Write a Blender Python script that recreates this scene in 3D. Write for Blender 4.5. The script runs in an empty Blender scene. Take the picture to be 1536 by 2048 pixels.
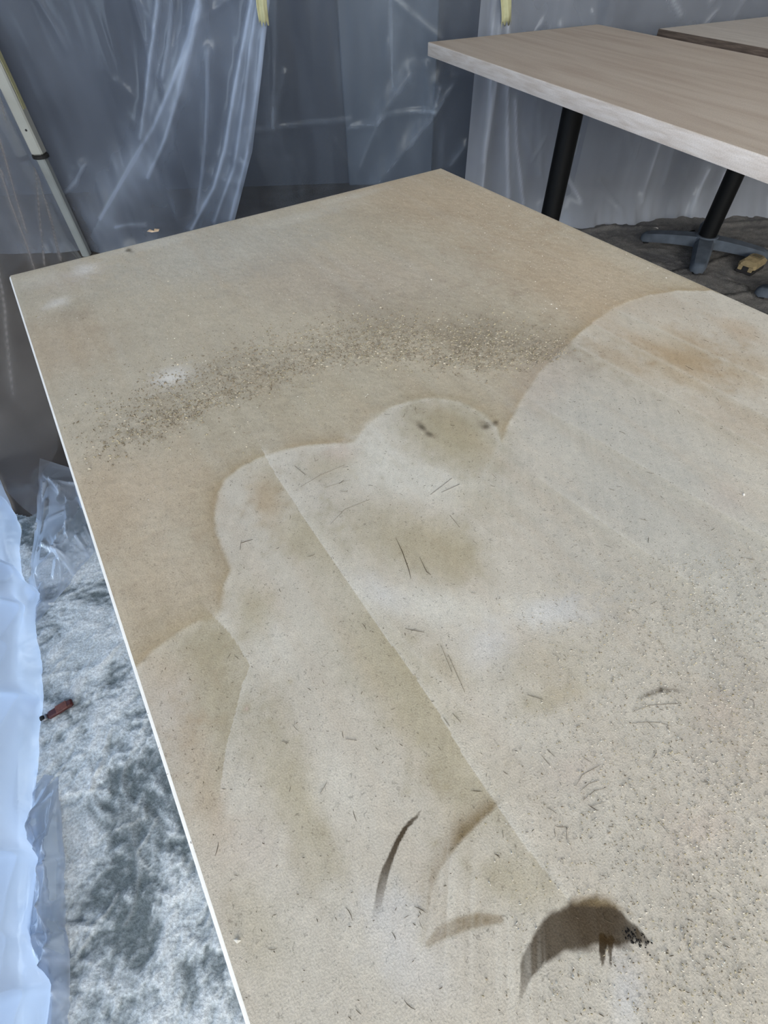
import bpy, math, random
import numpy as np

# ------------------------------------------------------------------ camera
sc = bpy.context.scene
CAM_Z = 1.067
TABLE_Z = 0.76
ROW_R = (0.9993447, -0.0279621, -0.0229831)
ROW_D = (-0.0361953, -0.7720269, -0.6345584)
ROW_F = (0.0, 0.6349745, -0.7725331)
cam_data = bpy.data.cameras.new('camera')
cam_data.sensor_fit = 'VERTICAL'
cam_data.sensor_height = 34.6
cam_data.lens = 992.548 / 2048 * 34.6
cam_data.clip_start = 0.02
cam = bpy.data.objects.new('camera', cam_data)
sc.collection.objects.link(cam)
from mathutils import Matrix, Vector
cam.matrix_world = Matrix(((ROW_R[0], -ROW_D[0], -ROW_F[0], 0.0),
                           (ROW_R[1], -ROW_D[1], -ROW_F[1], 0.0),
                           (ROW_R[2], -ROW_D[2], -ROW_F[2], CAM_Z),
                           (0, 0, 0, 1)))
sc.camera = cam

# ------------------------------------------------------------------ light
world = bpy.data.worlds.new('overcast')
sc.world = world
world.use_nodes = True
world.node_tree.nodes['Background'].inputs[0].default_value = (0.62, 0.78, 1.0, 1)
world.node_tree.nodes['Background'].inputs[1].default_value = 0.9

def area(name, loc, target, sx, sy, power, col):
    l = bpy.data.lights.new(name, 'AREA')
    l.shape = 'RECTANGLE'; l.size = sx; l.size_y = sy; l.energy = power; l.color = col
    o = bpy.data.objects.new(name, l); sc.collection.objects.link(o)
    o.location = loc
    o.rotation_euler = (Vector(target) - Vector(loc)).to_track_quat('-Z', 'Y').to_euler()
    return o
# daylight at the left window and an unseen rear one, just outside their panes
area('daylight_side_window', (-2.78, -0.35, 1.35), (0, -0.35, 1.0), 2.3, 1.7, 108, (0.82, 0.91, 1.0))
area('daylight_unseen_rear_window', (0.0, -4.42, 1.95), (0.0, 0, 1.5), 5.0, 2.0, 480, (1.0, 0.945, 0.885))  # unseen source, enlarged and set back to brighten the far tables

sc.view_settings.view_transform = 'Standard'
sc.view_settings.look = 'None'
sc.view_settings.gamma = 1.0
sc.view_settings.use_curve_mapping = False
sc.view_settings.exposure = 0.14
sc.cycles.transparent_max_bounces = 10
sc.cycles.max_bounces = 6
sc.cycles.diffuse_bounces = 3
sc.cycles.glossy_bounces = 2
sc.cycles.transmission_bounces = 4
sc.cycles.use_adaptive_sampling = True
sc.cycles.adaptive_threshold = 0.07
sc.cycles.caustics_reflective = False
sc.cycles.caustics_refractive = False

rng = np.random.default_rng(11)
random.seed(5)
Y1 = -0.5365114          # heading of the near table
Y2 = -0.3626048          # heading of the rear tables
def hd(a): return np.array([math.sin(a), math.cos(a)])
def pd(a): return np.array([math.cos(a), -math.sin(a)])
A0 = np.array([-0.50174, 0.69445])     # far left corner of the near table
C0 = np.array([0.21555, 2.41179])      # far left corner of the middle table

# ------------------------------------------------------------------ helpers
def lin(r, g, b):
    f = lambda c: c / 12.92 if c <= 0.04045 else ((c + 0.055) / 1.055) ** 2.4
    return (f(r / 255), f(g / 255), f(b / 255))
def col4(r, g, b): return (*lin(r, g, b), 1)

def link(o, parent=None):
    sc.collection.objects.link(o)
    if parent is not None: o.parent = parent
    return o
def tag(o, label=None, cat=None, group=None, kind=None):
    if label: o['label'] = label
    if cat: o['category'] = cat
    if group: o['group'] = group
    if kind: o['kind'] = kind
    return o
def empty(name, loc, rz=0):
    o = bpy.data.objects.new(name, None); o.empty_display_size = 0.05
    o.location = loc; o.rotation_euler = (0, 0, rz)
    return link(o)
def mesh(name, verts, faces, mat, parent=None, smooth=True, attrs=None):
    verts = np.asarray(verts, dtype=np.float32)
    me = bpy.data.meshes.new(name)
    if isinstance(faces, np.ndarray):
        n, k = faces.shape
        me.vertices.add(len(verts)); me.vertices.foreach_set('co', verts.ravel())
        me.loops.add(n * k); me.loops.foreach_set('vertex_index', faces.astype(np.int32).ravel())
        me.polygons.add(n)
        me.polygons.foreach_set('loop_start', np.arange(0, n * k, k, dtype=np.int32))
        me.polygons.foreach_set('loop_total', np.full(n, k, dtype=np.int32))
        me.update(calc_edges=True)
    else:
        me.from_pydata(verts.tolist(), [], faces); me.update()
    me.polygons.foreach_set('use_smooth', np.full(len(me.polygons), smooth))
    if attrs:
        for an, av in attrs.items():
            av = np.asarray(av, dtype=np.float32)
            if av.ndim == 1:
                at = me.attributes.new(an, 'FLOAT', 'POINT'); at.data.foreach_set('value', av)
            else:
                at = me.attributes.new(an, 'FLOAT_COLOR', 'POINT')
                at.data.foreach_set('color', np.concatenate([av, np.ones((len(av), 1), np.float32)], 1).ravel())
    if mat: me.materials.append(mat)
    o = bpy.data.objects.new(name, me)
    return link(o, parent)
class MB:
    """collects shapes, builds ONE mesh object"""
    def __init__(s): s.v = []; s.f = []
    def add(s, v, f):
        k = len(s.v); s.v += [tuple(map(float, p)) for p in v]; s.f += [tuple(i + k for i in q) for q in f]
        return s
    def box(s, x0, x1, y0, y1, z0, z1, bev=0.0):
        if bev <= 0:
            v = [(x, y, z) for z in (z0, z1) for y in (y0, y1) for x in (x0, x1)]
            return s.add(v, [(0, 2, 3, 1), (4, 5, 7, 6), (0, 1, 5, 4), (2, 6, 7, 3), (0, 4, 6, 2), (1, 3, 7, 5)])
        ring = []
        for z, i in ((z0, bev), (z0 + bev, 0), (z1 - bev, 0), (z1, bev)):
            X0, X1, Y0, Y1_ = x0 + i, x1 - i, y0 + i, y1 - i
            c = bev
            ring.append([(X0 + c, Y0, z), (X1 - c, Y0, z), (X1, Y0 + c, z), (X1, Y1_ - c, z), (X1 - c, Y1_, z), (X0 + c, Y1_, z), (X0, Y1_ - c, z), (X0, Y0 + c, z)])
        return s.loft(ring)
    def loft(s, rings, cap=True):
        n = len(rings[0]); v = [p for r in rings for p in r]; f = []
        for i in range(len(rings) - 1):
            for j in range(n):
                f.append((i * n + j, i * n + (j + 1) % n, (i + 1) * n + (j + 1) % n, (i + 1) * n + j))
        if cap:
            f.append(tuple(reversed(range(n)))); f.append(tuple((len(rings) - 1) * n + j for j in range(n)))
        return s.add(v, f)
    def lathe(s, prof, n=24, c=(0, 0)):
        return s.loft([[(c[0] + r * math.cos(2 * math.pi * j / n), c[1] + r * math.sin(2 * math.pi * j / n), z) for j in range(n)] for r, z in prof])
    def build(s, name, mat, parent=None, smooth=False, loc=None):
        o = mesh(name, s.v, s.f, mat, parent, smooth)
        if loc is not None: o.location = loc
        return o
def copy_tree(o, parent=None):
    c = o.copy(); sc.collection.objects.link(c); c.parent = parent
    for ch in list(o.children): copy_tree(ch, c)
    return c
def smooth_edges(o, ang=0.6):
    me = o.data
    me.polygons.foreach_set('use_smooth', np.full(len(me.polygons), True))
    me.set_sharp_from_angle(angle=ang)
    return o

def vnoise(x, y, sx, sy, seed, octv=3):
    """smooth value noise in -1..1, sx / sy are feature sizes"""
    out = np.zeros_like(x, dtype=np.float64); amp = 1.0; tot = 0
    for k in range(octv):
        r = np.random.default_rng(seed * 17 + k)
        G = r.random((257, 257)) * 2 - 1
        u = x / sx * 2 ** k + 37.3 * k; v = y / sy * 2 ** k + 11.7 * k
        iu = np.floor(u).astype(int); iv = np.floor(v).astype(int)
        fu = u - iu; fv = v - iv
        fu = fu * fu * (3 - 2 * fu); fv = fv * fv * (3 - 2 * fv)
        iu %= 256; iv %= 256
        out += amp * (G[iu, iv] * (1 - fu) * (1 - fv) + G[iu + 1, iv] * fu * (1 - fv) + G[iu, iv + 1] * (1 - fu) * fv + G[iu + 1, iv + 1] * fu * fv)
        tot += amp; amp *= 0.5
    return out / tot * 1.6
def sstep(a, b, x):
    t = np.clip((x - a) / (b - a), 0, 1); return t * t * (3 - 2 * t)
def polydist(x, y, pts, vals=None):
    """distance to a polyline, signed side (+ = left of travel), interpolated vals along it"""
    best = np.full(x.shape, 1e9); side = np.zeros(x.shape)
    V = None if vals is None else np.zeros(x.shape + (len(vals[0]),))
    for i in range(len(pts) - 1):
        ax, ay = pts[i][0], pts[i][1]; bx, by = pts[i + 1][0], pts[i + 1][1]
        dx, dy = bx - ax, by - ay; L2 = dx * dx + dy * dy + 1e-12
        t = np.clip(((x - ax) * dx + (y - ay) * dy) / L2, 0, 1)
        ex = x - ax - t * dx; ey = y - ay - t * dy
        d = np.hypot(ex, ey); m = d < best
        best[m] = d[m]; side[m] = np.sign(dx * ey - dy * ex)[m]
        if V is not None:
            a = np.array(vals[i]); b = np.array(vals[i + 1])
            V[m] = a + (b - a) * t[m][:, None]
    return best, side, V
def inside_poly(x, y, pts):
    ins = np.zeros(x.shape, bool); n = len(pts)
    for i in range(n):
        x0, y0 = pts[i]; x1, y1 = pts[(i + 1) % n]
        if y0 == y1: continue
        c = ((y0 > y) != (y1 > y)) & (x < (x1 - x0) * (y - y0) / (y1 - y0) + x0)
        ins ^= c
    return ins

# ------------------------------------------------------------------ materials
def mat(name):
    m = bpy.data.materials.new(name); m.use_nodes = True
    nt = m.node_tree
    return m, nt, nt.nodes, nt.links, nt.nodes['Principled BSDF']
def mat_plain(name, rgb, rough=0.6, metal=0.0, noise=0.0, scale=40, bump=0.0, spec=0.5):
    m, nt, N, L, P = mat(name)
    P.inputs['Roughness'].default_value = rough; P.inputs['Metallic'].default_value = metal
    P.inputs['Specular IOR Level'].default_value = spec
    tc = N.new('ShaderNodeTexCoord'); nz = N.new('ShaderNodeTexNoise')
    nz.inputs['Scale'].default_value = scale; nz.inputs['Detail'].default_value = 6
    L.new(tc.outputs['Object'], nz.inputs['Vector'])
    rp = N.new('ShaderNodeValToRGB')
    c = np.array(lin(*rgb))
    rp.color_ramp.elements[0].position = 0.3; rp.color_ramp.elements[1].position = 0.7
    rp.color_ramp.elements[0].color = (*(c * (1 - noise)), 1); rp.color_ramp.elements[1].color = (*np.minimum(c * (1 + noise), 1), 1)
    L.new(nz.outputs['Fac'], rp.inputs['Fac']); L.new(rp.outputs['Color'], P.inputs['Base Color'])
    if bump:
        b = N.new('ShaderNodeBump'); b.inputs['Strength'].default_value = bump; b.inputs['Distance'].default_value = 0.002
        L.new(nz.outputs['Fac'], b.inputs['Height']); L.new(b.outputs['Normal'], P.inputs['Normal'])
    return m
def mat_attr(name, attr, rough=0.85, fine=900, amount=0.10, bump=0.25, bdist=0.0006, speck=0.0):
    """colour from a per-vertex attribute plus fine powder grain"""
    m, nt, N, L, P = mat(name)
    P.inputs['Roughness'].default_value = rough; P.inputs['Specular IOR Level'].default_value = 0.08
    a = N.new('ShaderNodeAttribute'); a.attribute_name = attr
    tc = N.new('ShaderNodeTexCoord')
    nz = N.new('ShaderNodeTexNoise'); nz.inputs['Scale'].default_value = fine; nz.inputs['Detail'].default_value = 3
    L.new(tc.outputs['Object'], nz.inputs['Vector'])
    mr = N.new('ShaderNodeMapRange'); mr.inputs[1].default_value = 0.25; mr.inputs[2].default_value = 0.75
    mr.inputs[3].default_value = 1 - amount; mr.inputs[4].default_value = 1 + amount
    L.new(nz.outputs['Fac'], mr.inputs[0])
    mx = N.new('ShaderNodeVectorMath'); mx.operation = 'SCALE'
    L.new(a.outputs['Color'], mx.inputs[0]); L.new(mr.outputs[0], mx.inputs['Scale'])
    colo = mx.outputs[0]
    if speck:
        s1 = N.new('ShaderNodeTexNoise'); s1.inputs['Scale'].default_value = 520; s1.inputs['Detail'].default_value = 2; s1.inputs['Distortion'].default_value = 1.2
        L.new(tc.outputs['Object'], s1.inputs['Vector'])
        sr = N.new('ShaderNodeMapRange'); sr.inputs[1].default_value = 0.60; sr.inputs[2].default_value = 0.72; sr.inputs[3].default_value = 1.0; sr.inputs[4].default_value = 1 - speck
        L.new(s1.outputs['Fac'], sr.inputs[0])
        m9 = N.new('ShaderNodeVectorMath'); m9.operation = 'SCALE'; L.new(colo, m9.inputs[0]); L.new(sr.outputs[0], m9.inputs['Scale']); colo = m9.outputs[0]
    L.new(colo, P.inputs['Base Color'])
    b = N.new('ShaderNodeBump'); b.inputs['Strength'].default_value = bump; b.inputs['Distance'].default_value = bdist
    L.new(nz.outputs['Fac'], b.inputs['Height']); L.new(b.outputs['Normal'], P.inputs['Normal'])
    return m
def mat_film(name, rgb, base, gloss=0.5, rough=0.22, patch=0.5, warm=None, transl=0.45):
    """thin polythene film: see-through, hazed by dust and by its folds"""
    m, nt, N, L, P = mat(name)
    N.remove(P); out = N['Material Output']
    tc = N.new('ShaderNodeTexCoord')
    at = N.new('ShaderNodeAttribute'); at.attribute_name = 'haze'
    # density (base, blotches, folds, one painted glow band) is carried by the 'haze' attribute of each sheet
    m['base'] = base; m['patch'] = patch
    ml = N.new('ShaderNodeMath'); ml.operation = 'MULTIPLY'; ml.use_clamp = True; ml.inputs[1].default_value = 1.0
    L.new(at.outputs['Fac'], ml.inputs[0])
    tr = N.new('ShaderNodeBsdfTransparent'); tr.inputs[0].default_value = (0.97, 0.98, 1, 1)
    df = N.new('ShaderNodeBsdfDiffuse'); df.inputs[0].default_value = col4(*rgb)
    tl = N.new('ShaderNodeBsdfTranslucent'); tl.inputs[0].default_value = col4(*rgb)
    dt = N.new('ShaderNodeMixShader'); dt.inputs[0].default_value = transl
    L.new(df.outputs[0], dt.inputs[1]); L.new(tl.outputs[0], dt.inputs[2])
    mx = N.new('ShaderNodeMixShader'); L.new(ml.outputs[0], mx.inputs[0]); L.new(tr.outputs[0], mx.inputs[1]); L.new(dt.outputs[0], mx.inputs[2])
    gl = N.new('ShaderNodeBsdfGlossy'); gl.inputs['Roughness'].default_value = rough; gl.inputs['Color'].default_value = (0.9, 0.95, 1, 1)
    fr = N.new('ShaderNodeFresnel'); fr.inputs['IOR'].default_value = 1.35
    fm = N.new('ShaderNodeMath'); fm.operation = 'MULTIPLY'; fm.inputs[1].default_value = gloss
    L.new(fr.outputs[0], fm.inputs[0])
    m3 = N.new('ShaderNodeMixShader'); L.new(fm.outputs[0], m3.inputs[0]); L.new(mx.outputs[0], m3.inputs[1]); L.new(gl.outputs[0], m3.inputs[2])
    L.new(m3.outputs[0], out.inputs[0])
    return m
def mat_wood(name, c0, c1, c2, stretch, rough=0.7, scale=9):
    """bare sanded wood, grain along local Y"""
    m, nt, N, L, P = mat(name)
    P.inputs['Roughness'].default_value = rough; P.inputs['Specular IOR Level'].default_value = 0.3
    tc = N.new('ShaderNodeTexCoord'); mp = N.new('ShaderNodeMapping'); mp.inputs['Scale'].default_value = stretch
    L.new(tc.outputs['Object'], mp.inputs['Vector'])
    nz = N.new('ShaderNodeTexNoise'); nz.inputs['Scale'].default_value = scale; nz.inputs['Detail'].default_value = 8; nz.inputs['Distortion'].default_value = 0.4
    L.new(mp.outputs[0], nz.inputs['Vector'])
    rp = N.new('ShaderNodeValToRGB'); e = rp.color_ramp.elements
    e[0].position = 0.32; e[0].color = col4(*c0); e[1].position = 0.7; e[1].color = col4(*c2)
    k = e.new(0.5); k.color = col4(*c1)
    L.new(nz.outputs['Fac'], rp.inputs['Fac'])
    f = N.new('ShaderNodeTexNoise'); f.inputs['Scale'].default_value = 420; L.new(tc.outputs['Object'], f.inputs['Vector'])
    mr = N.new('ShaderNodeMapRange'); mr.inputs[1].default_value = 0.3; mr.inputs[2].default_value = 0.7; mr.inputs[3].default_value = 0.9; mr.inputs[4].default_value = 1.1
    L.new(f.outputs['Fac'], mr.inputs[0])
    vm = N.new('ShaderNodeVectorMath'); vm.operation = 'SCALE'; L.new(rp.outputs['Color'], vm.inputs[0]); L.new(mr.outputs[0], vm.inputs['Scale'])
    L.new(vm.outputs[0], P.inputs['Base Color'])
    b = N.new('ShaderNodeBump'); b.inputs['Strength'].default_value = 0.15; b.inputs['Distance'].default_value = 0.001
    L.new(nz.outputs['Fac'], b.inputs['Height']); L.new(b.outputs['Normal'], P.inputs['Normal'])
    return m

M = {}
M['wall'] = mat_plain('dark_wall_paint', (66, 71, 82), 0.9, noise=0.12, scale=2)
M['shellwall'] = mat_plain('grey_wall_paint', (208, 206, 202), 0.9, noise=0.06, scale=4)
M['leftwall'] = mat_plain('brown_wall_paint', (92, 78, 68), 0.9, noise=0.1, scale=3)
M['ceiling'] = mat_plain('ceiling_paint', (232, 231, 228), 0.9, noise=0.03, scale=4)
M['panel'] = mat_plain('pale_blue_panel_paint', (76, 86, 100), 0.7, noise=0.06, scale=3)
M['frame'] = mat_plain('window_frame_paint', (225, 228, 230), 0.5)
M['black_steel'] = mat_plain('black_powder_coated_steel', (6, 7, 9), 0.55, noise=0.15, scale=60, spec=0.25)
M['dusty_iron'] = mat_plain('dust_coated_cast_iron', (77, 85, 96), 0.85, noise=0.25, scale=25, bump=0.2)
M['rubber'] = mat_plain('black_rubber', (22, 22, 24), 0.7)
M['top_dust'] = mat_attr('sanded_tabletop_with_dust', 'dust_colour', fine=1000, amount=0.13, bump=0.35, speck=0.32)
M['grain'] = mat_attr('sawdust_grains', 'dust_colour', fine=1500, amount=0.12, bump=0.1)
M['edge_pale'] = mat_plain('bare_pale_edge_wood', (226, 220, 210), 0.6, noise=0.05, scale=60)
M['wood_rear'] = mat_wood('grey_brown_sanded_wood', (178, 161, 146), (188, 173, 158), (195, 181, 167), (3.5, 0.3, 3), scale=7)
M['wood_edge'] = mat_wood('pale_sanded_edge_wood', (190, 178, 168), (202, 192, 184), (212, 204, 198), (5, 0.8, 9), scale=14)
M['wood_third'] = mat_wood('dusty_grey_wood', (182, 172, 162), (190, 180, 170), (198, 189, 180), (7, 0.6, 4))
M['wood_dark_edge'] = mat_wood('dark_brown_edge_wood', (72, 62, 56), (92, 80, 72), (112, 98, 88), (5, 0.8, 9), scale=16)  # darker brown than the other edge bands

# ------------------------------------------------------------------ room shell
RX0, RX1, RY0, RY1, RZ = -2.6, 3.6, -4.2, 3.5, 3.2
def struct(o): o['kind'] = 'structure'; return o
def floor_mat():
    m, nt, N, L, P = mat('dusty_concrete_floor')
    P.inputs['Roughness'].default_value = 0.9; P.inputs['Specular IOR Level'].default_value = 0.2
    tc = N.new('ShaderNodeTexCoord')
    n1 = N.new('ShaderNodeTexNoise'); n1.inputs['Scale'].default_value = 5; n1.inputs['Detail'].default_value = 9; n1.inputs['Distortion'].default_value = 0.6
    L.new(tc.outputs['Object'], n1.inputs['Vector'])
    rp = N.new('ShaderNodeValToRGB'); e = rp.color_ramp.elements
    e[0].position = 0.3; e[0].color = col4(76, 71, 68); e[1].position = 0.72; e[1].color = col4(92, 87, 84)
    L.new(n1.outputs['Fac'], rp.inputs['Fac']); L.new(rp.outputs['Color'], P.inputs['Base Color'])
    b = N.new('ShaderNodeBump'); b.inputs['Strength'].default_value = 0.3; b.inputs['Distance'].default_value = 0.003
    L.new(n1.outputs['Fac'], b.inputs['Height']); L.new(b.outputs['Normal'], P.inputs['Normal'])
    return m
M['floor'] = floor_mat()
struct(MB().box(RX0 - .15, RX1 + .15, RY0 - .15, RY1 + .15, -0.12, 0).build('floor', M['floor']))
struct(MB().box(RX0 - .15, RX1 + .15, RY0 - .15, RY1 + .15, RZ, RZ + .1).build('ceiling', M['ceiling']))
struct(MB().box(RX0 - .15, RX1 + .15, RY1, RY1 + .15, 0, RZ).build('wall_back', M['wall']))
struct(MB().box(RX1, RX1 + .15, RY0, RY1, 0, RZ).build('wall_right', M['shellwall']))
def wall_with_opening(name, axis, pos, a0, a1, o0, o1, z0, z1, mt):
    b = MB()
    for (p, q, r, s) in ((a0, o0, 0, RZ), (o1, a1, 0, RZ), (o0, o1, 0, z0), (o0, o1, z1, RZ)):
        if axis == 'x': b.box(pos - .15, pos, p, q, r, s)
        else: b.box(p, q, pos - .15, pos, r, s)
    return struct(b.build(name, mt))
wall_with_opening('wall_left', 'x', RX0, RY0, RY1, -1.5, 0.8, 0.5, 2.2, M['leftwall'])
wall_with_opening('wall_front', 'y', RY0, RX0, RX1, -2.5, 2.5, 0.95, 2.95, M['shellwall'])
def glass_mat():
    m, nt, N, L, P = mat('window_glass'); N.remove(P)
    t = N.new('ShaderNodeBsdfTransparent'); t.inputs[0].default_value = (0.96, 0.98, 0.98, 1)
    g = N.new('ShaderNodeBsdfGlossy'); g.inputs['Roughness'].default_value = 0.05
    x = N.new('ShaderNodeMixShader'); x.inputs[0].default_value = 0.05; L.new(t.outputs[0], x.inputs[1]); L.new(g.outputs[0], x.inputs[2])
    L.new(x.outputs[0], N['Material Output'].inputs[0]); return m
M['glass'] = glass_mat()
def window(name, axis, pos, o0, o1, z0, z1):
    w = empty(name, (0, 0, 0)); struct(w)
    f = MB(); w_ = 0.05
    def seg(p, q, r, s):
        if axis == 'x': f.box(pos - .11, pos - .04, p, q, r, s)
        else: f.box(p, q, pos - .11, pos - .04, r, s)
    mid = (o0 + o1) / 2
    for (p, q, r, s) in ((o0, o0 + w_, z0, z1), (o1 - w_, o1, z0, z1), (o0 + w_, o1 - w_, z0, z0 + w_), (o0 + w_, o1 - w_, z1 - w_, z1), (mid - .025, mid + .025, z0 + w_, z1 - w_)): seg(p, q, r, s)
    f.build('window_frame', M['frame'], w)
    for p, q in ((o0 + w_, mid - .025), (mid + .025, o1 - w_)):
        g = MB()
        if axis == 'x': g.box(pos - .08, pos - .075, p, q, z0 + w_, z1 - w_)
        else: g.box(p, q, pos - .08, pos - .075, z0 + w_, z1 - w_)
        g.build('pane', M['glass'], w)
window('window_1', 'x', RX0, -1.5, 0.8, 0.5, 2.2)
window('unseen_rear_window', 'y', RY0, -2.5, 2.5, 0.95, 2.95)  # unseen window, made large to carry light to the far tables
# pale blue leaf seen dimly behind the hazy film
d = empty('door_1', (0.11, RY1 - 0.03, 0)); struct(d)
MB().box(-.25, .25, -.02, .02, 0.0, 2.1, .006).build('door_panel', M['panel'], d)
hh = MB(); hh.box(.17, .2, -.06, -.025, 1.0, 1.14, .006); hh.build('door_handle', M['black_steel'], d)

# ------------------------------------------------------------------ tables
def arm_rings(L):
    """one foot arm along +X: ridged top, drooping to a rounded toe"""
    R_ = []
    for t in (0, .12, .3, .5, .7, .85, .94, .985, 1.0):
        x = 0.02 + t * (L - 0.02)
        w = 0.041 - 0.010 * t
        if t > .85: w *= math.sqrt(max(0.02, 1 - ((t - .85) / .152) ** 2))
        zt = 0.074 - 0.026 * t ** 1.6
        if t > .9: zt -= 0.012 * ((t - .9) / .1) ** 2
        zb = zt - (0.040 - 0.008 * t) * (1 if t < .97 else .6)
        R_.append([(x, -w, zb), (x, w, zb), (x, w * 1.0, zb + (zt - zb) * .55), (x, w * .72, zt), (x, -w * .72, zt), (x, -w * 1.0, zb + (zt - zb) * .55)])
    return R_
def make_base(parent, x, y, rz, top):
    L = 0.275
    b = MB()
    b.lathe([(0.052, 0.03), (0.056, 0.045), (0.054, 0.066), (0.046, 0.078)], 24)
    hub = b.build('base_hub', M['dusty_iron'], parent); smooth_edges(hub); hub.location = (x, y, 0)
    for k in range(4):
        a = MB().loft(arm_rings(L)).build('base_arm', M['dusty_iron'], parent)
        smooth_edges(a, 0.9); a.location = (x, y, 0); a.rotation_euler = (0, 0, rz + k * math.pi / 2)
        g = MB().lathe([(0.012, 0.0), (0.014, 0.003), (0.014, 0.010), (0.007, 0.012), (0.007, 0.03)], 14, (L - .03, 0)).build('levelling_foot', M['rubber'], a)
        smooth_edges(g)
    c = MB().lathe([(0.0376, 0.074), (0.0376, top - 0.02)], 32).build('column', M['black_steel'], parent); smooth_edges(c); c.location = (x, y, 0)
    pl = MB().box(-.15, .15, -.15, .15, top - .012, top - .001, .002).lathe([(0.06, top - .03), (0.05, top - .012)], 20).build('mounting_plate', M['black_steel'], parent); pl.location = (x, y, 0)
def make_table(name, corner, head, W, Ln, TH, posts, rz, mtop, medge, label, bases=True):
    """local +X across, local -Y towards the viewer; origin on the floor under the far left corner"""
    t = empty(name, (corner[0], corner[1], 0), -head)
    tag(t, label, 'table', 'restaurant tables stripped for sanding')
    z0, z1 = TABLE_Z - TH, TABLE_Z
    r = 0.0024
    if mtop is not None:
        b = MB().box(r, W - r, -Ln + r, -r, z0 + .001, z1, .0012).build('tabletop', mtop, t)
    e = MB(); rings = []
    # edge band: a rounded frame around the top
    for off, z in ((r + .012, z0), (r * .3, z0), (0, z0 + r), (0, z1 - r), (r * .3, z1 - r * .3), (r, z1 - .00005)):
        c = 0.006
        X0, X1, Y0, Y1_ = off, W - off, -Ln + off, -off
        rr = []
        for (cx_, cy_, a0) in ((X1 - c, Y1_ - c, 0), (X0 + c, Y1_ - c, 90), (X0 + c, Y0 + c, 180), (X1 - c, Y0 + c, 270)):
            for k in range(4):
                an = math.radians(a0 + k * 30); rr.append((cx_ + c * math.cos(an), cy_ + c * math.sin(an), z))
        rings.append(rr)
    e.loft(rings, cap=False)
    eb = e.build('edge_band', medge, t); smooth_edges(eb, 0.9)
    for (px, py) in posts: make_base(t, px, py, rz, z0)
    return t
W1 = 0.733
near = make_table('dining_table', A0, Y1, W1, 1.5, 0.036, ((W1 / 2, -.44), (W1 / 2, -1.10)), 0.4, None, M['edge_pale'],
                  'large dust-covered tabletop in front, streaked with brown sanding smears')
t2 = make_table('dining_table', C0, Y2, .734, 1.95, 0.036, ((.367, -.417), (.367, -1.53)), math.radians(130) , M['wood_rear'], M['wood_edge'],
                'bare grey-brown wooden table on black columns behind the dusty tabletop')
c3 = C0 + pd(Y2) * .846 - hd(Y2) * .204
t3 = make_table('dining_table', c3, Y2, .734, 1.23, 0.036, ((.38, -.282), (.44, -.90)), math.radians(131), M['wood_third'], M['wood_dark_edge'],
                'rearmost wooden table with dark front edge, against the film at right')

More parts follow.
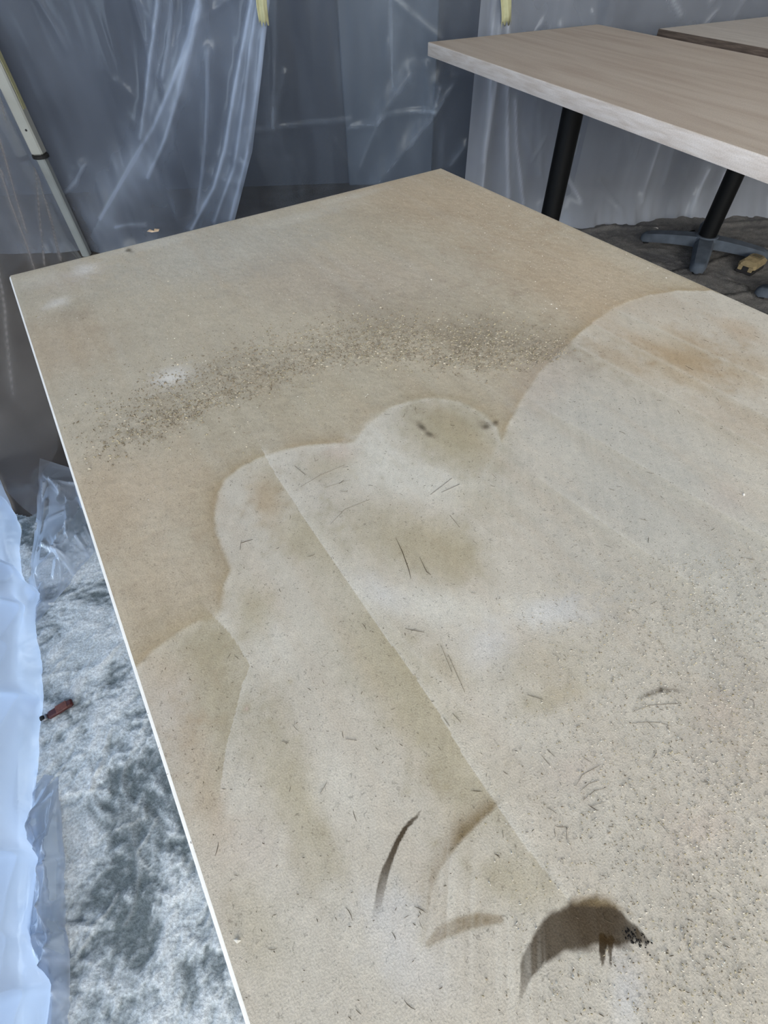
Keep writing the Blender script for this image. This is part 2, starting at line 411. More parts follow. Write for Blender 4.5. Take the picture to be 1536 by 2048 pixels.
# ------------------------------------------------------------------ the dusty top of the near table
BOUND = [(2, 659), (13, 653), (31, 649), (48, 649), (58, 652), (64, 648), (71, 634), (82, 621), (83, 600), (85, 579), (92, 559), (101, 542), (114, 530), (132, 524), (156, 524), (183, 530), (207, 542), (226, 553), (249, 539), (279, 530), (306, 534), (324, 542), (340, 561), (347, 585), (345, 608), (337, 626), (364, 608), (397, 589), (434, 570), (474, 554), (516, 542), (555, 531), (602, 522), (652, 524), (692, 537), (729, 562), (733, 592)]
BLOBS = [((637, 126), (86, 160), (-88, 104), 'warm', 0.55), ((614, 447), (11, 164), (-90, 57), 'warm', 0.6), ((275, 99), (149, 18), (-26, 90), 'grey', 0.5), ((378, 281), (117, 82), (-44, 76), 'mauve', 0.35), ((29, 226), (-1, 75), (-55, 7), 'warm', 0.5), ((26, 502), (0, 62), (-72, -5), 'warm', 0.5), ((35, 611), (36, 24), (-13, 45), 'warm', 0.35), ((425, 434), (94, 111), (-41, 46), 'dark', 0.35), ((438, 506), (55, 63), (-33, 33), 'dark', 0.3), ((129, 413), (88, -5), (-5, 47), 'dark', 0.25), ((217, 412), (68, 0), (-10, 42), 'dark', 0.2), ((430, 577), (4, 32), (-53, 29), 'mauve', 0.4), ((213, 470), (130, 23), (-13, 43), 'tan', 0.25), ((118, 360), (19, 1), (-2, 15), 'white', 0.85), ((93, 46), (20, -3), (-1, 18), 'white', 0.8), ((44, 121), (16, -3), (0, 13), 'white', 0.6), ((35, 40), (31, 3), (-2, 25), 'pale', 0.35), ((190, 17), (65, 3), (-3, 18), 'pale', 0.5), ((434, 56), (98, 2), (-7, 17), 'pale', 0.35), ((523, 28), (67, 1), (-6, 14), 'pale', 0.4), ((159, 18), (4, 3), (-2, 7), 'stroke', 0.75), ((58, 159), (23, -13), (1, 30), 'dark', 0.25), ((69, 64), (38, -1), (-3, 38), 'mauve', 0.3), ((248, 563), (24, -8), (-1, 29), 'pale', 0.8), ((253, 626), (42, 45), (-17, 18), 'pale', 0.8), ((234, 592), (32, 22), (-19, 29), 'pale', 0.5), ((308, 587), (31, 39), (-29, 28), 'tan', 0.95), ((303, 616), (14, 28), (-24, 19), 'tan', 0.5), ((289, 570), (1, 6), (-3, 2), 'stroke', 0.8), ((289, 581), (2, 6), (-3, 2), 'stroke', 0.7), ((339, 602), (5, 2), (-3, 4), 'stroke', 0.75), ((349, 603), (3, 2), (-3, 3), 'stroke', 0.8), ((277, 669), (14, 24), (-17, 12), 'tan', 0.35), ((133, 570), (13, 5), (-8, 28), 'brown', 0.6), ((139, 620), (5, 22), (-18, 10), 'tan', 0.6), ((194, 566), (25, 9), (-5, 14), 'tan', 0.5), ((148, 643), (2, 26), (-15, 4), 'tan', 0.4), ((83, 664), (9, 10), (-13, 17), 'tan', 0.85), ((81, 641), (12, 8), (-9, 22), 'tan', 0.25), ((219, 687), (28, 29), (-23, 24), 'tan', 0.8), ((193, 650), (19, 30), (-24, 21), 'tan', 0.5), ((228, 706), (12, 8), (-13, 17), 'tan', 0.5), ((177, 715), (30, 28), (-9, 10), 'pale', 0.75), ((222, 752), (40, 30), (-10, 11), 'pale', 0.5), ((254, 774), (24, 11), (-7, 9), 'bluew', 0.52), ((204, 770), (20, -2), (0, 14), 'bluew', 0.42), ((162, 699), (9, 20), (-10, 6), 'bluew', 0.35), ((221, 797), (36, 15), (-10, 15), 'tan', 0.3), ((214, 817), (28, 8), (-3, 7), 'tan', 0.55), ((168, 767), (13, -1), (1, 18), 'tan', 0.5), ((141, 745), (23, -1), (1, 40), 'tan', 0.75), ((138, 784), (18, 0), (1, 24), 'tan', 0.7), ((136, 815), (14, 0), (1, 19), 'tan', 0.6), ((132, 723), (17, 35), (-25, 15), 'tan', 0.3), ((89, 691), (20, 13), (-10, 22), 'pale', 0.45), ((103, 721), (32, 21), (-17, 33), 'pale', 0.2), ((84, 787), (12, 31), (-21, 6), 'pale', 0.3), ((70, 790), (14, 9), (-7, 12), 'pale', 0.25), ((56, 734), (22, 9), (-8, 32), 'tan', 0.3), ((57, 787), (11, 3), (-2, 30), 'tan', 0.65), ((58, 765), (16, 4), (-2, 26), 'tan', 0.35), ((55, 812), (13, 8), (-6, 11), 'tan', 0.3), ((46, 676), (11, 19), (-17, 14), 'tan', 0.9), ((30, 662), (24, -1), (3, 22), 'tan', 0.45), ((36, 704), (13, 8), (-8, 22), 'tan', 0.7), ((17, 692), (14, 14), (-14, 21), 'mauve', 0.3), ((18, 670), (16, 11), (-6, 19), 'warm', 0.3), ((19, 734), (10, 3), (-1, 30), 'warm', 0.45), ((15, 769), (10, 3), (-1, 28), 'warm', 0.3), ((17, 818), (11, 4), (-2, 26), 'tan', 0.4), ((27, 789), (13, 8), (-5, 12), 'mauve', 0.35), ((72, 853), (12, 8), (-6, 9), 'bluew', 0.39), ((74, 871), (13, 1), (3, 18), 'bluew', 0.32), ((73, 842), (10, 7), (-4, 6), 'bluew', 0.21), ((147, 929), (6, 4), (-11, 9), 'bluew', 0.49), ((131, 870), (14, 12), (-9, 7), 'tan', 0.6), ((136, 832), (22, 3), (-1, 14), 'tan', 0.4), ((142, 806), (14, 9), (-8, 10), 'tan', 0.3), ((612, 564), (41, 29), (-34, 27), 'pale', 0.25), ((588, 609), (21, 44), (-30, 18), 'brown', 0.65), ((563, 647), (18, 36), (-31, 18), 'brown', 0.55), ((616, 684), (7, 25), (-34, 15), 'brown', 0.4), ((591, 575), (4, 44), (-17, 9), 'pale', 0.5), ((523, 599), (4, 47), (-18, 9), 'brown', 0.35), ((676, 633), (4, 30), (-20, 9), 'warm', 0.5), ((532, 729), (13, 44), (-28, 11), 'warm', 0.3), ((406, 636), (55, -3), (-15, 33), 'grey', 0.35), ((420, 694), (52, 60), (-60, 41), 'grey', 0.55), ((386, 771), (69, 46), (-52, 40), 'grey', 0.6), ((367, 837), (42, 27), (-62, 41), 'grey', 0.5), ((276, 892), (28, 18), (-52, 35), 'mauve', 0.25), ((291, 875), (10, 6), (-10, 7), 'rose', 0.1), ((195, 852), (17, 5), (-3, 7), 'rose', 0.12), ((228, 907), (16, 5), (-5, 9), 'rose', 0.14), ((440, 776), (7, 15), (-22, 9), 'rose', 0.12), ((209, 557), (11, 7), (-6, 11), 'rose', 0.2), ((56, 843), (30, 19), (-10, 18), 'pale', 0.15)]
RIDGE = [(152, 519), (150, 543), (149, 600), (149, 679), (149, 733), (150, 761), (149, 791), (147, 814), (147, 839), (147, 863), (150, 894)]
LOBE = [(58, 652), (62, 667), (64, 682), (65, 697), (56, 706), (45, 721), (35, 734), (27, 748)]
LOOP = [(249, 539), (279, 530), (306, 534), (324, 542), (340, 561), (347, 585), (345, 608), (333, 628), (313, 641), (291, 652)]
STROKES = {'A': [(111, 822, 0.5, 0.35), (108, 823, 1.7, 0.8), (100, 824, 2.2, 1), (93, 827, 2.6, 1), (86, 831, 3.2, 0.95), (81, 834, 4.1, 0.85), (76, 838, 4.4, 0.65), (72, 842, 3.9, 0.4), (68, 846, 3.4, 0.15)], 'B': [(150, 841, 2.0, 0.2), (144, 841, 5.5, 0.6), (134, 842, 6.8, 0.65), (125, 842, 7.2, 0.75), (117, 844, 6.6, 0.55), (110, 846, 6.9, 0.4), (102, 848, 6.7, 0.3), (95, 852, 5.7, 0.25), (88, 859, 4.6, 0.22), (82, 866, 3.3, 0.2)], 'C': [(83, 868, 3.2, 0.3), (90, 868, 5.3, 0.4), (99, 870, 5.8, 0.5), (109, 874, 5.4, 0.55), (117, 879, 3.8, 0.4)], 'D': [(106, 905, 0.9, 0.25), (111, 902, 3.0, 0.6), (116, 899, 6.2, 0.85), (124, 897, 9.1, 0.92), (130, 897, 12.1, 0.95), (138, 897, 14.9, 0.95), (147, 900, 17.9, 1), (156, 904, 18.5, 1), (161, 909, 16.1, 1), (164, 913, 11.0, 0.95), (167, 916, 6.0, 0.8), (169, 921, 3.3, 0.6)], 'D2': [(158, 898, 3.0, 0.35), (165, 902, 3.4, 0.4), (168, 906, 2.1, 0.3), (172, 912, 0.8, 0.3)], 'D3': [(153, 910, 4.4, 1), (149, 913, 2.8, 1), (146, 916, 1.2, 0.8)], 'D4': [(156, 912, 2.8, 0.9), (152, 915, 1.6, 0.9), (149, 918, 1.0, 0.7)], 'D5': [(157, 915, 2.8, 0.7), (161, 919, 1.6, 0.4)], 'D6': [(152, 893, 4.3, 0.25), (163, 899, 5.1, 0.3), (169, 903, 2.6, 0.15)], 'E': [(256, 845, 1.2, 0.3), (264, 847, 2.7, 0.65), (272, 849, 3.0, 0.75), (278, 853, 1.8, 0.5), (283, 857, 0.9, 0.2)]}
GRAINBAND = [(38, 422, 25.5, 0.35), (93, 417, 27.2, 0.7), (152, 409, 32.5, 0.9), (219, 408, 38.1, 0.8), (297, 410, 40.8, 1), (348, 444, 36.8, 1.3), (387, 483, 36.0, 1.4), (429, 517, 31.9, 1.4), (478, 534, 36.2, 0.8)]
BANDS = [[(552, 538), (562, 737)], [(505, 552), (519, 763)], [(598, 533), (615, 703)], [(333, 679), (352, 817)], [(149, 680), (164, 793)], [(403, 625), (431, 818)]]
FIBRES = [[(199, 663), (196, 677), (191, 693), (188, 700)], [(204, 688), (201, 701), (202, 705)], [(247, 642), (273, 637)], [(256, 645), (274, 646)], [(168, 550), (171, 565)], [(247, 668), (246, 682)], [(94, 608), (97, 602), (106, 604)], [(142, 852), (140, 855)], [(165, 866), (163, 869)], [(171, 869), (167, 873)], [(201, 807), (207, 814)], [(176, 760), (170, 785)], [(189, 836), (190, 841)], [(69, 786), (75, 783)], [(95, 769), (100, 773)], [(63, 750), (66, 753)], [(569, 643), (569, 652)], [(156, 791), (157, 798)], [(150, 790), (150, 796)], [(163, 730), (172, 739)], [(176, 752), (171, 771)]]
CRUMBS = [(512, 507), (543, 486), (626, 466), (630, 463), (698, 384), (8, 819), (464, 342), (415, 509), (407, 510), (457, 781), (327, 846)]
GRANPATCH = [(241, 745), (422, 823), (191, 967), (98, 908)]
RSIDE = 1; LSIDE = 1
STREAK = 0.711
WIPES = [(110, 898, 22), (104, 857, 18), (89, 861, 14)]
RESIDUE = [(165, 915), (166, 917), (167, 919), (165, 919), (164, 916), (168, 922)]
SWIRLS = [[(189, 858), (196, 856), (203, 857), (209, 858)], [(189, 861), (196, 861), (202, 863)], [(187, 865), (196, 865), (203, 868)], [(240, 852), (248, 856), (255, 861), (259, 866)], [(246, 848), (258, 851), (269, 857), (274, 860)], [(188, 869), (197, 872)], [(205, 573), (181, 572), (161, 575)], [(200, 591), (178, 587)], [(203, 619), (180, 617), (163, 624)]]

PAL = {k: np.array(lin(*v)) for k, v in dict(
    base=(184, 173, 154), warm=(182, 160, 134), grey=(182, 179, 171), mauve=(180, 166, 154), dark=(146, 134, 116), tan=(168, 157, 132),
    brown=(168, 142, 106), pale=(206, 201, 190), white=(220, 215, 208), bluew=(206, 205, 206), rose=(200, 168, 156), stroke=(56, 42, 22), sand=(191, 183, 170), halo=(146, 127, 95)).items()}
def build_top():
    ga = np.arange(0, W1 * 1000 - 7 + .01, 0.86); ga = ga / ga[-1] * (W1 * 1000 - 4.8) + 2.4
    gb = [2.4]; 
    while gb[-1] < 985:
        t = gb[-1] / 900; gb.append(gb[-1] + max(0.75, 2.3 - 1.75 * t))
    while gb[-1] < 1497.6 - 30: gb.append(gb[-1] + 30)
    gb[-1] = 1497.6; gb = np.array(gb)
    A, B = np.meshgrid(ga, gb)          # rows follow the length
    n1 = vnoise(A, B, 60, 60, 1, 4); n2 = vnoise(A, B, 9, 9, 2, 3); ng = vnoise(A, B, 14, 260, 3, 4); nf = vnoise(A, B, 3, 3, 4, 2)
    # hairline streaks roughly along the sander's travel
    ca, sa = math.cos(STREAK), math.sin(STREAK)
    SA = A * ca + B * sa; SB = -A * sa + B * ca
    ns = vnoise(SA, SB, 2.2, 60, 5, 2)
    poly = BOUND + [(760, 600), (760, 1600), (-30, 1600), (-30, 665)]
    d, _, _ = polydist(A, B, BOUND)
    sd = np.where(inside_poly(A, B, poly), d, -d) + n2 * 0.8
    c = np.empty(A.shape + (3,)); c[:] = PAL['base']
    def mix(key, w):
        w = np.clip(w, 0, 1)[..., None]; c[:] = c * (1 - w) + PAL[key] * w
    ins = sstep(-2.2, 2.2, sd)
    mix('sand', ins)
    out = 1 - ins
    mix('halo', out * 0.85 * np.exp(-np.maximum(-sd, 0) / 15.0) * (0.8 + 0.3 * n1))
    mix('pale', ins * 0.30 * np.exp(-np.maximum(sd, 0) / 12.0))
    h = np.zeros(A.shape)
    h += sstep(6, -6, sd) * (0.35 + 0.15 * n1)
    for (cx_, e1, e2, key, st) in [(b[0], b[1], b[2], b[3], b[4]) for b in BLOBS]:
        det = e1[0] * e2[1] - e1[1] * e2[0]
        if abs(det) < 1e-6: continue
        da, db = A - cx_[0], B - cx_[1]
        u = (da * e2[1] - db * e2[0]) / det; v = (-da * e1[1] + db * e1[0]) / det
        r2 = u * u + v * v
        small = abs(det) < 600
        r2 = r2 * (1 + (0.35 if not small else 0.6) * n2 + 0.25 * n1)
        mix(key, st * np.exp(-np.maximum(r2, 0) ** (1.5 if not small else 1.2)))
    # travel bands of the sander
    for (p, q) in BANDS:
        dd, side, _ = polydist(A, B, [p, q])
        mix('pale', 0.34 * np.exp(-(dd / 3.5) ** 2) * ins); mix('tan', 0.22 * np.exp(-dd / 16) * (side > 0) * ins)
    mix('pale', 0.10 * np.clip(ng, 0, 1)); mix('warm', 0.14 * np.clip(-ng, 0, 1))
    # long ridge left by the sander plate: tan on one side, pale on the other
    dd, side, _ = polydist(A, B, RIDGE)
    endf = sstep(1010, 820, B)
    lft = side * RSIDE
    mix('tan', endf * 0.55 * np.exp(-dd / 16) * (lft > 0) * (0.75 + 0.4 * n1)); mix('pale', endf * 0.6 * np.exp(-dd / 7) * (lft <= 0))
    h += endf * 0.06 * np.exp(-dd / 5) * (lft <= 0)
    dd, side, _ = polydist(A, B, LOBE)
    lft = side * LSIDE
    mix('tan', 0.6 * np.exp(-dd / 12) * (lft > 0)); mix('pale', 0.45 * np.exp(-dd / 6) * (lft <= 0))
    dd, side, _ = polydist(A, B, LOOP)
    mix('pale', 0.22 * np.exp(-(dd / 3) ** 2))
    # dark burnished smears
    for nm, S in STROKES.items():
        dd, side, V = polydist(A, B, S, [(s[2], s[3]) for s in S])
        half = np.maximum(V[..., 0] * 0.5, .4); st = V[..., 1]
        q = dd / half * (1 + 0.12 * n2 + 0.08 * nf)
        soft = 1.35 if nm in ('B', 'C', 'D6', 'D2') else 1.15
        w = (1 - sstep(0.55 if soft > 1.2 else 0.80, soft, q)) * st
        if nm in ('B', 'E'):
            sgn = side * (-1 if nm == 'B' else 1)
            w = st * np.where(sgn > 0, 1 - sstep(0, 2.2, dd + .5 * n2), np.exp(-(dd / (half * 1.5)) ** 1.4))
        w = np.where(w < .8, w * np.clip(1 + 0.28 * ns + 0.35 * nf * (1.1 - st), 0, 1.3), w * (1 + 0.02 * ns))
        if nm in ('B', 'C', 'D6', 'D2'): mix('halo', np.clip(w * 1.15, 0, 1)); mix('stroke', w * 0.45)
        else: mix('stroke', w * 0.93)
        h -= 0.12 * w
    # wiped streaks near the smears
    for (ca_, cb_, rr_) in WIPES:
        mix('pale', 0.30 * np.clip(ns, 0, 1) * np.exp(-((A - ca_) ** 2 + (B - cb_) ** 2) / rr_ ** 2)); mix('dark', 0.12 * np.clip(-ns, 0, 1) * np.exp(-((A - ca_) ** 2 + (B - cb_) ** 2) / rr_ ** 2))
    # fine mottling
    mot = 1 + 0.05 * n1 + 0.035 * n2 + 0.03 * nf + 0.025 * ns * ins
    c *= mot[..., None]
    # relief: powder drifts and grain
    h += 0.10 * n2 * (0.4 + out) + 0.06 * nf + 0.05 * ns * ins
    gd, _, V = polydist(A, B, GRAINBAND, [(s[2], s[3]) for s in GRAINBAND])
    h += 0.5 * np.exp(-(gd / 26) ** 2) * V[..., 1] * (0.5 + 0.5 * nf)
    edge = np.minimum.reduce([A - 2.4, W1 * 1000 - 2.4 - A, B - 2.4, 1497.6 - B])
    h = np.maximum(h, 0) * sstep(0, 5, edge)
    X = A / 1000; Y = -B / 1000; Z = TABLE_Z + h / 1000
    nb, na = A.shape
    V = np.stack([X, Y, Z], -1).reshape(-1, 3)
    idx = np.arange(nb * na).reshape(nb, na)
    F = np.stack([idx[1:, :-1], idx[1:, 1:], idx[:-1, 1:], idx[:-1, :-1]], -1).reshape(-1, 4)
    mesh('tabletop', V, F, M['top_dust'], near, True, {'dust_colour': c.reshape(-1, 3)})
    u = MB().box(.004, W1 - .004, -1.496, -.004, TABLE_Z - .035, TABLE_Z - .002).build('core_board', M['wood_edge'], near)
    return
build_top()

# ------------------------------------------------------------------ loose dust lying on the near table
def to_world(a, b, z):
    p = A0[None, :] + np.outer(a / 1000, pd(Y1)) - np.outer(b / 1000, hd(Y1))
    return np.concatenate([p, np.asarray(z)[:, None]], 1)
OCT = np.array([(1, 0, 0), (0, 1, 0), (-1, 0, 0), (0, -1, 0), (0, 0, 1), (0, 0, -.6)], float)
OCF = np.array([(0, 1, 4), (1, 2, 4), (2, 3, 4), (3, 0, 4), (1, 0, 5), (2, 1, 5), (3, 2, 5), (0, 3, 5)])
def grains(name, a, b, size, cols, label, elong=0.5):
    ok = (a > 6) & (a < W1 * 1000 - 6) & (b > 6) & (b < 1000)
    sd_, _, sv_ = polydist(a, b, STROKES['D'], [(s[2], s[3]) for s in STROKES['D']]); ok &= sd_ > sv_[:, 0] * .55
    a, b, size, cols = a[ok], b[ok], size[ok], cols[ok]
    n = len(a); ang = rng.random(n) * 6.283
    sx = size * (1 + elong * rng.random(n)); sy = size * (0.55 + 0.35 * rng.random(n)); sz = size * (0.45 + 0.35 * rng.random(n))
    V = OCT[None] * np.stack([sx, sy, sz], -1)[:, None, :]
    V = V + (rng.random((n, 6, 3)) - .5) * (size * .5)[:, None, None]
    ca, sa = np.cos(ang)[:, None], np.sin(ang)[:, None]
    x = V[..., 0] * ca - V[..., 1] * sa; y = V[..., 0] * sa + V[..., 1] * ca
    base = to_world(a, b, np.full(n, TABLE_Z) + 0.00035 + sz * 0.0003)
    W = np.stack([x / 1000 + base[:, None, 0], y / 1000 + base[:, None, 1], V[..., 2] / 1000 + base[:, None, 2]], -1).reshape(-1, 3)
    F = (OCF[None] + (np.arange(n) * 6)[:, None, None]).reshape(-1, 3)
    o = mesh(name, W, F, M['grain'], None, False, {'dust_colour': np.repeat(cols, 6, 0)})
    tag(o, label, 'dust', None, 'stuff'); return o
def tone(n, keys, jit=0.14):
    K = np.stack([PAL[k] for k in keys]); c = K[rng.integers(0, len(keys), n)]
    return c * (1 + (rng.random((n, 1)) - .5) * 2 * jit)
def along(S, n):
    w = np.array([s[3] for s in S]); seg = rng.choice(len(S) - 1, n, p=(w[:-1] + w[1:]) / (w[:-1] + w[1:]).sum()); t = rng.random(n)
    P_ = np.array([(s[0], s[1], s[2]) for s in S]); q = P_[seg] * (1 - t[:, None]) + P_[seg + 1] * t[:, None]
    return q[:, 0], q[:, 1], q[:, 2]
# coarse drift across the far half
a, b, w = along(GRAINBAND, 12000); ga_ = rng.normal(0, 1, 12000); gb_ = rng.normal(0, 1, 12000)
a = a + ga_ * 20; b = b + gb_ * 26 - np.abs(gb_) * 10
grains('sawdust_drift', a, b, 0.5 + 1.0 * rng.random(12000) ** 2, 0.86 * tone(12000, ['base', 'dark', 'tan', 'dark', 'dark'], .2), 'band of coarse sawdust grains drifted across the far half of the dusty tabletop')
# loose grains over the whole far half
n = 6500; a = rng.random(n) * 733; b = rng.random(n) ** 0.7 * 520
grains('sawdust_sprinkle', a, b, 0.3 + 0.5 * rng.random(n) ** 3, tone(n, ['base', 'dark', 'tan', 'pale']), 'fine sawdust sprinkled over the far end of the dusty tabletop')
# granular patch at the near right
n = 15000
px = GRANPATCH
t1, t2_ = rng.random(n), rng.random(n)
P00, P10, P11, P01 = [np.array(p, float) for p in px]
q = (1 - t1)[:, None] * ((1 - t2_)[:, None] * P00 + t2_[:, None] * P01) + t1[:, None] * ((1 - t2_)[:, None] * P10 + t2_[:, None] * P11)
keep = rng.random(n) < 0.12 + 0.88 * t1 ** 1.2
q = q[keep]; n = len(q)
grains('gritty_dust', q[:, 0] + rng.normal(0, 12, n), q[:, 1] + rng.normal(0, 12, n), 0.24 + 0.42 * rng.random(n) ** 2, 0.93 * tone(n, ['sand', 'dark', 'grey', 'sand', 'tan', 'tan', 'sand'], .16), 'gritty dark-speckled dust on the near right of the tabletop')
fl_ = np.array(RESIDUE)[rng.integers(0, len(RESIDUE), 60)] + rng.normal(0, 1.6, (60, 2))
M_grain = M['grain']; M['grain'] = mat_attr('glossy_black_residue', 'dust_colour', rough=0.15, amount=0.05, bump=0.0)
STROKES_D = STROKES['D']; STROKES['D'] = [(-500, -500, 1, 0), (-510, -500, 1, 0)]
grains('residue_flecks', fl_[:, 0], fl_[:, 1], 0.25 + 0.4 * rng.random(60), np.array(lin(30, 28, 28))[None] * (0.6 + 0.8 * rng.random((60, 1))), 'shiny black flecks at the right end of the thick brown smear')
STROKES['D'] = STROKES_D; M['grain'] = M_grain
cr = np.array(CRUMBS, float)
grains('wood_crumbs', cr[:, 0], cr[:, 1], 0.9 + 0.5 * rng.random(len(cr)), tone(len(cr), ['white', 'pale', 'dark']), 'few pale wood crumbs lying loose on the dusty tabletop')
def fibres():
    V = []; F = []; Cc = []
    def one(pts, wd, col):
        k = len(V)
        for i, p in enumerate(pts):
            j = min(i + 1, len(pts) - 1); o_ = max(j - 1, 0)
            dx, dy = pts[j][0] - pts[o_][0], pts[j][1] - pts[o_][1]; L_ = math.hypot(dx, dy) + 1e-9
            nx, ny = -dy / L_ * wd, dx / L_ * wd
            if i in (0, len(pts) - 1): nx *= .3; ny *= .3
            V.extend([(p[0] - nx, p[1] - ny, .15), (p[0], p[1], .15 + wd * 1.2), (p[0] + nx, p[1] + ny, .15)]); Cc.extend([col] * 3)
            if i:
                a_ = k + 3 * (i - 1)
                F.extend([(a_, a_ + 3, a_ + 4, a_ + 1), (a_ + 1, a_ + 4, a_ + 5, a_ + 2)])
    dk = PAL['stroke']; md = PAL['dark'] * .6
    for l in FIBRES: one(l, 0.22, dk)
    for l in SWIRLS: one(l, 0.12, md)
    r = random.Random(4)
    poly = BOUND + [(733, 600), (733, 1000), (0, 1000), (0, 665)]
    cnt = 0
    while cnt < 2400:
        a, b = r.random() * 733, 520 + r.random() * 470
        if not inside_poly(np.array([a]), np.array([b]), poly)[0]: continue
        L_ = r.choice([0.8, 1.0, 1.4, 2.0] if r.random() < .12 else [.25, .35, .45, .6])
        th = r.gauss(1.1, .7); k_ = r.uniform(-.25, .25)
        pts = []
        x, y = a, b
        for s in range(4): pts.append((x, y)); x += math.cos(th) * L_; y += math.sin(th) * L_; th += k_
        f = r.random()
        one(pts, r.uniform(.08, .17), dk * (1 - f) + md * f); cnt += 1
    V = np.array(V); W = to_world(V[:, 0], V[:, 1], TABLE_Z + V[:, 2] / 1000)
    o = mesh('wood_fibres', W, np.array(F), M['grain'], None, False, {'dust_colour': np.array(Cc)})
    tag(o, 'thin dark wood fibres scattered over the pale sanded area of the tabletop', 'fibres', None, 'stuff')
fibres()

BL_FOLDS = [([(1.534, 0.869), (1.484, 0.776), (1.416, 0.661), (1.312, 0.465)], 0.022, 0.02, 0.3), ([(1.682, 0.865), (1.61, 0.759), (1.499, 0.627), (1.379, 0.499), (1.217, 0.358), (0.997, 0.159)], 0.036, 0.03, 0.42, 2.6), ([(1.691, 0.852), (1.619, 0.744), (1.528, 0.611), (1.419, 0.462), (1.281, 0.313)], 0.016, 0.02, 0.3), ([(1.678, 0.728), (1.627, 0.576), (1.565, 0.403), (1.457, 0.166)], 0.018, 0.015, 0.16), ([(1.876, 0.86), (1.829, 0.767), (1.741, 0.589), (1.653, 0.401), (1.57, 0.268), (1.408, 0.09)], 0.016, 0.02, 0.4), ([(1.902, 0.86), (1.846, 0.738), (1.782, 0.571), (1.682, 0.343), (1.528, 0.12)], 0.016, 0.02, 0.25), ([(1.935, 0.859), (1.858, 0.648), (1.756, 0.398), (1.608, 0.128)], 0.03, 0.03, 0.42, 1.2), ([(1.584, 0.868), (1.528, 0.747), (1.476, 0.659)], 0.012, 0.01, 0.15), ([(1.012, 0.364), (0.95, 0.307), (0.851, 0.249)], 0.012, 0.01, 0.18), ([(1.049, 0.113), (1.182, 0.109)], 0.006, 0.004, 0.2)]
BL_EDGE = [(1.946, 0.859), (1.87, 0.648), (1.776, 0.397), (1.634, 0.134)]
L_FOLDS = [([(0.455, 0.53), (0.56, 0.397), (0.668, 0.249)], 0.02, 0.002, 0.4), ([(0.261, 0.585), (0.395, 0.462), (0.537, 0.33)], 0.018, 0.002, 0.4), ([(0.005, 0.383), (0.287, 0.289), (0.539, 0.201)], 0.012, 0.002, 0.3), ([(0.014, 0.358), (0.152, 0.244), (0.305, 0.127)], 0.014, 0.002, 0.35), ([(0.078, 0.28), (0.203, 0.18), (0.283, 0.122)], 0.01, 0.002, 0.25), ([(0.919, 0.398), (1.128, 0.302), (1.403, 0.195)], 0.02, 0.002, 0.25), ([(-0.071, 0.679), (0.095, 0.568)], 0.03, 0.002, 0.25)]
BM_FOLDS_AND_GLOW = [([(0.363, 0.434), (0.674, 0.454), (0.81, 0.461)], 0.006, 0.006, 0.05), ([(0.808, 0.434), (0.935, 0.448), (0.981, 0.478), (1.194, 0.483)], 0.007, 0.008, 0.11), ([(1.211, 0.564), (1.173, 0.451), (1.037, 0.321), (0.901, 0.19)], 0.03, 0.02, 0.14), ([(0.997, 0.836), (0.999, 0.69), (1.004, 0.569)], 0.17, 0.0, 0.22), ([(1.265, 0.57), (1.194, 0.477)], 0.012, 0.012, 0.16), ([(0.545, 0.847), (0.511, 0.672), (0.458, 0.453)], 0.02, 0.012, 0.12), ([(1.08, 0.609), (0.947, 0.475), (0.845, 0.287)], 0.03, 0.015, 0.1), ([(1.343, 0.351), (1.278, 0.273)], 0.012, 0.01, 0.1)]  # the widest, flat entry paints a soft vertical glow into the haze
BR_FOLDS = [([(0.077, 0.827), (0.095, 0.579), (0.084, 0.337), (0.089, 0.15)], 0.02, 0.02, 0.24), ([(0.116, 0.77), (0.149, 0.569), (0.18, 0.371), (0.226, 0.132)], 0.014, 0.015, 0.28), ([(0.193, 0.516), (0.229, 0.35), (0.307, 0.105)], 0.012, 0.012, 0.2), ([(0.051, 0.801), (0.077, 0.521), (0.077, 0.298)], 0.01, 0.01, 0.15), ([(0.922, 0.329), (0.923, 0.216), (0.924, 0.084)], 0.01, 0.01, 0.18), ([(1.222, 0.202), (1.213, 0.115), (1.2, 0.011)], 0.012, 0.012, 0.28), ([(1.315, 0.187), (1.32, 0.005)], 0.012, 0.012, 0.3), ([(0.461, 0.259), (0.605, 0.101)], 0.01, 0.008, 0.12), ([(0.779, 0.806), (0.83, 0.762)], 0.012, 0.01, 0.15), ([(1.594, 0.073), (1.581, -0.046)], 0.008, 0.008, 0.2)]
NEAR_FOLDS = [([(0.25, 0.9), (0.3, 0.4), (0.34, 0.05)], 0.03, 0.03, 0.12), ([(0.5, 0.9), (0.52, 0.4), (0.6, 0.02)], 0.025, 0.03, 0.15), ([(0.75, 0.9), (0.72, 0.5), (0.7, 0.1)], 0.03, 0.035, 0.15), ([(0.95, 0.9), (0.97, 0.4), (0.9, 0.05)], 0.02, 0.03, 0.15), ([(1.15, 0.9), (1.2, 0.05)], 0.03, 0.03, 0.15), ([(1.4, 0.9), (1.38, 0.05)], 0.03, 0.03, 0.12)]

